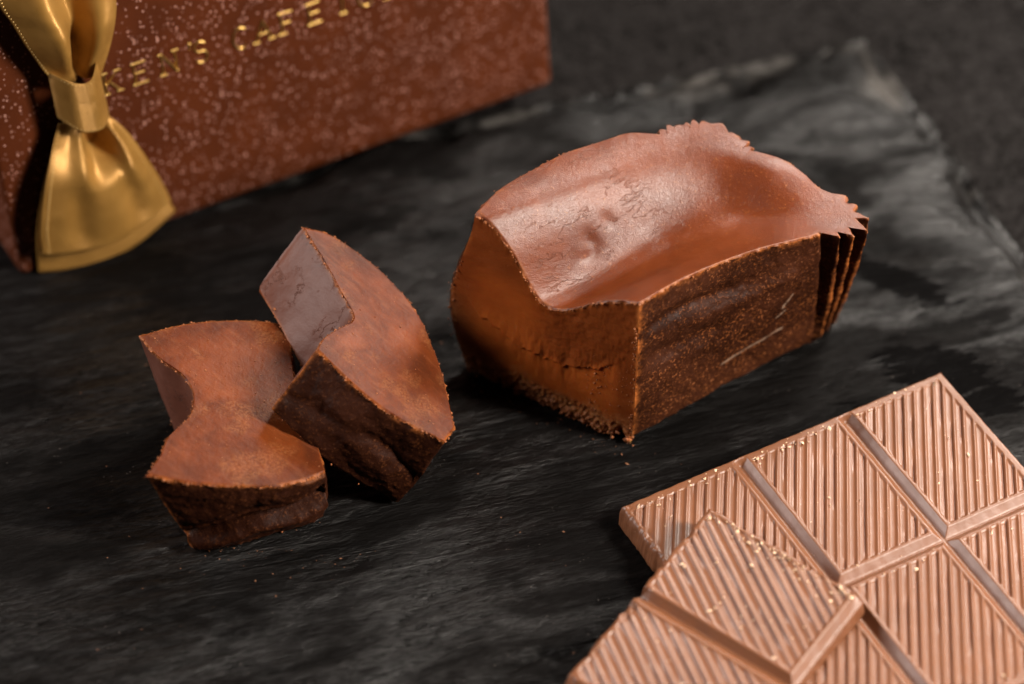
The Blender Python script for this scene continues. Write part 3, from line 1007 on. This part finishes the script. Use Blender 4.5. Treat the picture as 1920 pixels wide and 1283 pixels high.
def build_bar(label, O, u, v, n, us, vs, skind, h0, seed, base):
    root = thing('chocolate_bar', base, label, 'chocolate bar', 'ribbed milk chocolate bars')
    for i in range(len(us) - 1):
        for j in range(len(vs) - 1):
            sides = dict(u0=skind['u0'] if i == 0 else 'groove', u1=skind['u1'] if i == len(us) - 2 else 'groove',
                         v0=skind['v0'] if j == 0 else 'groove', v1=skind['v1'] if j == len(vs) - 2 else 'groove')
            build_segment(root, base, O + u * us[i] + v * vs[j], u, v, n, us[i + 1] - us[i], vs[j + 1] - vs[j], sides,
                          us[i] * RIB[1] - vs[j] * RIB[0], h0, seed + 3.7 * i + 1.3 * j)
    lo, hi = np.array([us[0], vs[0]]), np.array([us[-1], vs[-1]])
    c = [O + u * a + v * b + n * 0.003 for a, b in ((us[0], vs[0]), (us[-1], vs[0]), (us[-1], vs[-1]), (us[0], vs[-1]))]
    obj('underside', c, [(0, 1, 2, 3)], M['bar'], root, base, smooth=False, attrs=dict(recess=np.zeros(4)))
    return root


H0 = 0.49
O1 = np.array([1.843, -4.255, 0.008])
u1, v1 = np.array([0.879, 0.477, 0.0]), np.array([0.477, -0.879, 0.0])
n1 = np.array([0, 0, 1.0])
build_bar('large bar of six ribbed milk chocolate squares lying on the slate', O1, u1, v1, n1, [0, 2.27, 4.40, 6.45], [0, 3.13, 6.22],
          dict(u0='snap', u1='outer', v0='outer', v1='outer'), H0, 0.0, (5, -6, 0))
T2 = np.array([3.26, -4.79, 1.08])
a2 = np.array([0.80, -0.60, -0.032])
a2 /= np.linalg.norm(a2)
b2 = np.array([-0.60, -0.79, -0.10])
b2 -= a2 * (a2 @ b2)
b2 /= np.linalg.norm(b2)
u2 = -b2
n2 = np.cross(a2, u2)
n2 *= np.sign(n2[2])
O2 = T2 - n2 * H0 - u2 * 6.05
build_bar('narrow broken strip of milk chocolate resting across the large bar', O2, u2, a2, n2, [0, 1.98, 4.02, 6.05], [0, 2.99],
          dict(u0='snap', u1='snap', v0='snap', v1='gsnap'), H0, 21.0, (1.5, -7.5, 0.02))


# ------------------------------------------------------------------ gift box and bow
Q = np.array([-9.0, 1.68, 0.0])
ax = np.array([0.878, 0.479, 0.0])
ax /= np.linalg.norm(ax)
nh = np.array([ax[1], -ax[0], 0.0])
le = rad(6.5)
upv = np.array([0, 0, math.cos(le)]) - nh * math.sin(le)
fnv = nh * math.cos(le) + np.array([0, 0, math.sin(le)])
BW, BH, BD = 11.15, 15.5, 5.2


def on_box(s, t, o=0.0):
    return Q + ax * s + upv * t + fnv * o


box_base = (-4.1, 4.4, 0)
box = thing('gift_box', box_base, 'brown glitter paper gift box with gold lettering and a gold satin bow', 'gift box')


def build_box():
    # rounded paper-wrapped carton: rings in the s-o plane, rows in t
    r = 0.10
    pts = []
    for cx, cy, a0 in ((BW - r, -r, 0), (r, -r, 90), (r, -BD + r, 180), (BW - r, -BD + r, 270)):
        for q in range(7):
            a = rad(a0 + q * 15)
            pts.append((cx + r * math.cos(a), cy + r * math.sin(a)))
    pts = np.array(pts)
    # finer sampling along the long faces so that the paper can be slightly uneven
    dense = []
    for p, q in zip(pts, np.roll(pts, -1, 0)):
        m = max(1, int(np.linalg.norm(q - p) / 0.25))
        for t in range(m):
            dense.append(p + (q - p) * t / m)
    dense = np.array(dense)
    ts = np.concatenate([[0.0, 0.03, 0.08], np.linspace(0.3, BH - 0.3, 50), [BH - 0.08, BH - 0.03, BH]])
    ins = np.interp(ts, [0, 0.03, 0.08, BH - 0.08, BH - 0.03, BH], [0.06, 0.02, 0, 0, 0.02, 0.06])
    c = np.array([BW / 2, -BD / 2])
    V = []
    for t, i_ in zip(ts, ins):
        d = dense - c
        p = c + d * (1 - i_ / np.maximum(np.abs(d).max(1), 0.1))[:, None]
        off = 0.012 * noise(np.column_stack([p * 0.6, np.full(len(p), t * 0.6)]))
        p = p + (d / np.linalg.norm(d, axis=1)[:, None]) * off[:, None]
        V.append(np.array([on_box(s, t, o) for s, o in p]))
    V = np.array(V)
    n = len(dense)
    F = gridfaces(len(ts), n, True).tolist()
    Vf = V.reshape(-1, 3)
    F.append(list(range(n))[::-1])
    F.append([(len(ts) - 1) * n + i for i in range(n)])
    obj('box_body', Vf, F, M['box'], box, box_base)


build_box()

# lettering: raised foil strokes
LW, LH = 0.34, 0.44


def arc(cx, cy, rx, ry, a0, a1, n=14):
    return [(cx + rx * math.cos(rad(a0 + (a1 - a0) * i / n)), cy + ry * math.sin(rad(a0 + (a1 - a0) * i / n))) for i in range(n + 1)]


def serif(x, y, wd=0.13):
    return [(x - wd / 2 / LW, y), (x + wd / 2 / LW, y)]


GLYPH = {
    'K': [[(0.15, 0), (0.15, 1)], [(0.9, 1), (0.2, 0.45)], [(0.38, 0.58), (0.95, 0)], serif(.15, 0), serif(.15, 1), serif(.9, 1), serif(.92, 0)],
    'E': [[(0.18, 0), (0.18, 1)], [(0.02, 1), (0.85, 1)], [(0.18, 0.52), (0.75, 0.52)], [(0.02, 0), (0.9, 0)]],
    'N': [[(0.12, 0), (0.12, 1)], [(0.12, 1), (0.9, 0)], [(0.9, 0), (0.9, 1)], serif(.12, 0), serif(.9, 1), serif(.05, 1, .08)],
    "'": [[(0.3, 1.05), (0.25, 0.8)], serif(.3, 1.05, .06)],
    'S': [arc(.5, .76, .32, .24, 30, 270), arc(.5, .27, .36, .27, 90, -150)],
    'C': [arc(.55, .5, .45, .5, 50, 310, 22)],
    'A': [[(0.5, 1), (0.05, 0)], [(0.5, 1), (0.95, 0)], [(0.22, 0.36), (0.78, 0.36)], serif(.05, 0), serif(.95, 0)],
    'F': [[(0.18, 0), (0.18, 1)], [(0.02, 1), (0.85, 1)], [(0.18, 0.5), (0.7, 0.5)], serif(.18, 0, .16)],
    'T': [[(0.5, 0), (0.5, 1)], [(0.02, 1), (0.98, 1)], serif(.5, 0, .15)],
    'O': [arc(.5, .5, .48, .5, 0, 360, 28)],
    'Y': [[(0.5, 0), (0.5, .45)], [(0.5, .45), (0.05, 1)], [(0.5, .45), (0.95, 1)], serif(.5, 0, .15), serif(.05, 1), serif(.95, 1)],
}


def build_letter(ch, s0, t0):
    V, F = [], []
    R = 0.021
    for st in GLYPH[ch]:
        p = np.array([(s0 + a * LW, t0 + b * LH) for a, b in st])
        d = np.gradient(p, axis=0)
        d /= np.linalg.norm(d, axis=1)[:, None]
        nn = np.stack([-d[:, 1], d[:, 0]], -1)
        if len(p) == 2:
            p = np.array([p[0] + (p[1] - p[0]) * f for f in (0, .05, .5, .95, 1)])
            nn = np.repeat(nn[:1], 5, 0)
        m = 11
        o0 = len(V)
        for i in range(len(p)):
            end = 1.0
            for k in range(m):
                a = math.pi * k / (m - 1)
                x, h = math.cos(a) * R * end, math.sin(a) * R * 0.8 * end
                V.append(on_box(p[i, 0] + nn[i, 0] * x, p[i, 1] + nn[i, 1] * x, 0.012 + h))
        F += gridfaces(len(p), m, off=o0).tolist()
        F.append([o0 + k for k in range(m)])
        F.append([o0 + (len(p) - 1) * m + k for k in range(m)][::-1])
    obj('letter', V, F, M['gold'], box, box_base)


pos = {0: 2.16, 1: 2.72, 2: 3.28, 3: 3.78, 4: 3.90, 5: 4.68, 6: 5.14, 7: 5.62, 8: 6.18, 9: 6.74, 10: 7.22, 11: 7.75, 12: 8.28, 13: 8.80}
for i, ch in enumerate("KEN'SCAFETOKYO"):
    build_letter(ch, pos[i], 3.22)


def curve(pts, v):
    """sample a Catmull-Rom through pts at parameters v in 0..1"""
    d = catmull(list(pts), 200)
    d = np.vstack([d, [pts[-1]]])
    x = np.linspace(0, 1, len(d))
    return np.stack([np.interp(v, x, d[:, k]) for k in range(d.shape[1])], -1)


def ribbon(name, left, right, prof, nu, nv, thick=0.012, sag=None):
    """sheet between two edge curves given on the box face as (s, t); prof(u, v) is the height off the face"""
    v = np.linspace(0, 1, nv)
    u = np.linspace(0, 1, nu)
    L, R = curve(left, v), curve(right, v)
    uu, vv = np.meshgrid(u, v)
    P = L[:, None] * (1 - u)[None, :, None] + R[:, None] * u[None, :, None]
    if sag is not None:
        P[..., 1] += sag(uu, vv)
    O = prof(uu, vv)
    V = Q + P[..., :1] * ax + P[..., 1:] * upv + O[..., None] * fnv
    # thickness: a second sheet just behind
    Vb = V - fnv * thick
    F = gridfaces(nv, nu)
    n0 = nu * nv
    Vs = np.vstack([V.reshape(-1, 3), Vb.reshape(-1, 3)])
    F = orient(Vs, F, fnv)
    Fl = F.tolist() + (F[:, ::-1] + n0).tolist()
    ringi = np.concatenate([np.arange(nu), np.arange(1, nv) * nu + nu - 1, (nv - 1) * nu + np.arange(nu - 2, -1, -1), np.arange(nv - 2, 0, -1) * nu])
    for a, b in zip(ringi, np.roll(ringi, -1)):
        Fl.append([int(a), int(b), int(b + n0), int(a + n0)])
    uvs = np.stack([uu * 2.6, vv * 3.2], -1).reshape(-1, 2) * 3.0
    o = obj(name, Vs, Fl, M['satin'], box, box_base, uv=np.vstack([uvs, uvs]))
    return o, V


def stitches(parent, path, spacing, size, lift=0.012):
    """row of little thread loops along a 3-D path"""
    path = np.asarray(path)
    seg = np.linalg.norm(np.diff(path, axis=0), axis=1)
    cum = np.concatenate([[0], np.cumsum(seg)])
    V, F = [], []
    base = np.array([(1, 0, 0), (-1, 0, 0), (0, 1, 0), (0, -1, 0), (0, 0, 1), (0, 0, -1)], float)
    faces = [(0, 2, 4), (2, 1, 4), (1, 3, 4), (3, 0, 4), (2, 0, 5), (1, 2, 5), (3, 1, 5), (0, 3, 5)]
    for d in np.arange(spacing / 2, cum[-1], spacing):
        p = np.array([np.interp(d, cum, path[:, k]) for k in range(3)]) + fnv * lift
        p2 = np.array([np.interp(min(d + 0.02, cum[-1]), cum, path[:, k]) for k in range(3)]) + fnv * lift
        t = p2 - p
        t /= max(np.linalg.norm(t), 1e-6)
        b = np.cross(fnv, t)
        b /= max(np.linalg.norm(b), 1e-6)
        o0 = len(V)
        for q in base:
            V.append(p + t * q[0] * size * 0.9 + b * q[1] * size * 0.8 + fnv * q[2] * size * 0.5)
        F += [tuple(o0 + i for i in f) for f in faces]
    obj('edge_stitching', V, F, M['stitch'], parent, (0, 0, 0) if parent is not box else box_base) if False else None
    me_o = obj('edge_stitching', V, F, M['stitch'], parent, box_base)
    return me_o


def low_prof(u, v):
    arch = 0.30 + 0.30 * np.sin(math.pi * u)                        # belly of the loop
    n = 0.34 + (arch - 0.10) * sstep(0.0, 0.45, v) * (1 - 0.35 * sstep(0.6, 1.0, v))
    c = 0.60 - 0.06 * v
    hollow = np.exp(-((u - c) / (0.13 + 0.10 * v)) ** 2) * sstep(-0.05, 0.05, v) * sstep(0.52, 0.16, v)
    n = n - 0.85 * hollow
    n = n + 0.20 * np.exp(-((u - 0.36) / 0.10) ** 2) * sstep(0.0, 0.1, v) * sstep(0.7, 0.2, v)
    n = n + 0.22 * np.exp(-((u - 0.84) / 0.10) ** 2) * sstep(0.0, 0.1, v) * sstep(0.8, 0.3, v)
    n = n - 0.12 * np.exp(-((u - 0.74) / 0.09) ** 2) * sstep(0.35, 0.7, v) * sstep(1.05, 0.8, v)
    n = n - 0.12 * np.exp(-((u - 0.30) / 0.10) ** 2) * sstep(0.3, 0.6, v) * sstep(1.05, 0.8, v)
    n = n - 0.20 * sstep(0.955, 1.0, v)                             # lip turns in at the bottom
    return np.maximum(n, 0.06)


LL = [(1.16, 3.20), (0.92, 2.75), (0.63, 2.10), (0.40, 1.23), (0.36, 0.55)]
LR = [(2.06, 3.05), (2.34, 2.61), (2.58, 1.99), (2.78, 1.38), (2.94, 0.72)]
lo, loV = ribbon('bow_loop', LL, LR, low_prof, 70, 90, sag=lambda u, v: -0.26 * np.sin(math.pi * u) * v ** 3)
lo['label'] = 'lower flared loop of the gold bow'
stitches(lo, loV[4:, 3], 0.075, 0.022)
stitches(lo, loV[8:, -4], 0.085, 0.018)


def back_prof(u, v):
    return 0.07 + 0.22 * np.sin(math.pi * u) * v + 0.05 * v


bo, boV = ribbon('bow_loop_back', [(1.25, 3.0), (0.75, 1.9), (0.42, 0.9), (0.30, 0.02)], [(2.0, 2.9), (2.5, 1.8), (2.85, 0.9), (3.08, 0.29)], back_prof, 50, 60,
                 sag=lambda u, v: -0.24 * np.sin(math.pi * u) * v ** 3)


def up_prof(u, v):
    n = 0.36 + 0.55 * np.sin(math.pi * u) ** 0.8 * sstep(0.0, 0.5, v)
    c = 0.56 + 0.02 * v
    n = n - 0.62 * np.exp(-((u - c) / (0.07 + 0.13 * v)) ** 2) * sstep(-0.05, 0.10, v)
    n = n + 0.10 * np.exp(-((u - 0.30) / 0.12) ** 2) * sstep(0.0, 0.2, v)
    return np.maximum(n, 0.06)


UL = [(1.22, 4.02), (0.89, 4.83), (0.67, 5.52), (0.51, 5.97), (0.40, 6.82)]
UR = [(2.06, 3.90), (2.35, 4.50), (2.53, 5.05), (2.59, 5.58), (2.62, 6.40)]
up, upV = ribbon('bow_loop', UL, UR, up_prof, 70, 80)
up['label'] = 'upper loop of the gold bow leaving the picture'
stitches(up, upV[:, 2], 0.075, 0.020)


def knot_prof(u, v):
    n = 0.30 + 0.52 * np.sin(math.pi * np.clip(u, 0.0, 1.0)) ** 0.75
    n = n - 0.035 * np.exp(-((u - 0.42) / 0.11) ** 2) + 0.03 * np.exp(-((u - 0.72) / 0.1) ** 2)
    return n


kn, knV = ribbon('bow_knot', [(1.14, 4.33), (1.15, 3.9), (1.16, 3.30)], [(2.04, 4.25), (2.08, 3.8), (2.10, 3.12)], knot_prof, 60, 40,
                 sag=lambda u, v: -0.10 * np.sin(math.pi * u) + 0.02 * np.sin(u * 9 + v * 2))
kn['label'] = 'band of gold ribbon tied round the middle of the bow'
stitches(kn, knV[2], 0.07, 0.016)
stitches(kn, knV[-3], 0.07, 0.016)


# ------------------------------------------------------------------ crumbs
def crumbs(name, label, spots, mat, cat='crumbs'):
    r = random.Random(5)
    V, F = [], []
    faces = [(0, 2, 4), (2, 1, 4), (1, 3, 4), (3, 0, 4), (2, 0, 5), (1, 2, 5), (3, 1, 5), (0, 3, 5)]
    for p, s in spots:
        R = Matrix.Rotation(r.uniform(0, 6.28), 3, Vector((r.uniform(-1, 1), r.uniform(-1, 1), r.uniform(-1, 1))).normalized())
        o0 = len(V)
        sx, sy, sz = s * r.uniform(0.6, 1.7), s * r.uniform(0.5, 1.1), s * r.uniform(0.3, 0.8)
        for q in ((1, 0, 0), (-1, 0, 0), (0, 1, 0), (0, -1, 0), (0, 0, 1), (0, 0, -1)):
            j = [c * r.uniform(0.7, 1.3) for c in q]
            V.append(np.array(R @ Vector((j[0] * sx, j[1] * sy, j[2] * sz))) + np.asarray(p))
        F += [tuple(o0 + i for i in f) for f in faces]
    o = obj(name, V, F, mat, smooth=False)
    o['kind'] = 'stuff'
    o['label'] = label
    o['category'] = cat
    return o


def bar_crumbs():
    r = random.Random(11)
    sp = []
    for _ in range(430):
        s = abs(r.gauss(0, 0.016)) + 0.008
        if r.random() < 0.55:                                   # large bar, gathered along rims and the cross groove
            m = r.random()
            x, y = r.uniform(0.1, 6.3), r.uniform(0.1, 6.1)
            if m < 0.35:
                y = abs(r.gauss(0.12, 0.08)) + 0.04
            elif m < 0.6:
                y = 3.13 + r.gauss(0.2, 0.10)
                if abs(y - 3.13) < 0.17:
                    continue
            if min(abs(x - 2.27), abs(x - 4.4)) < 0.17:
                continue
            if m >= 0.35 and r.random() < 0.55:
                continue
            sp.append((O1 + u1 * x + v1 * y + n1 * (H0 + 0.002), s))
        else:                                                   # strip on top
            x, y = r.uniform(0.1, 6.0), r.uniform(0.05, 2.85)
            if r.random() < 0.5:
                y = r.uniform(0, 2.9)
                x = 6.0 - abs(r.gauss(0, 0.12))
            if min(abs(x - 1.98), abs(x - 4.02)) < 0.17:
                continue
            sp.append((O2 + u2 * x + a2 * y + n2 * (H0 + 0.002), s))
    return sp


crumbs('chocolate_crumbs', 'pale flakes of chocolate scattered on the milk chocolate bars', bar_crumbs(), M['crumb'])


def slate_crumbs():
    r = random.Random(3)
    sp = []
    for _ in range(240):
        m = r.random()
        s = abs(r.gauss(0, 0.010)) ** 1.0 + 0.003
        if m < 0.35:
            t = r.random()
            p = np.array([-0.9 + 3.0 * t + r.gauss(0, 0.12), -0.75 - 1.8 * t - abs(r.gauss(0, 0.18)), 0])
        elif m < 0.6:
            p = np.array([r.uniform(-5.6, -2.4), -4.75 - abs(r.gauss(0, 0.35)), 0])
        else:
            p = np.array([r.uniform(-8, 3), r.uniform(-7, 0.5), 0])
        sp.append((p, s))
    return sp


crumbs('cake_crumbs', 'tiny brown cake crumbs sprinkled over the dark slate', slate_crumbs(), M['crumbdark'])
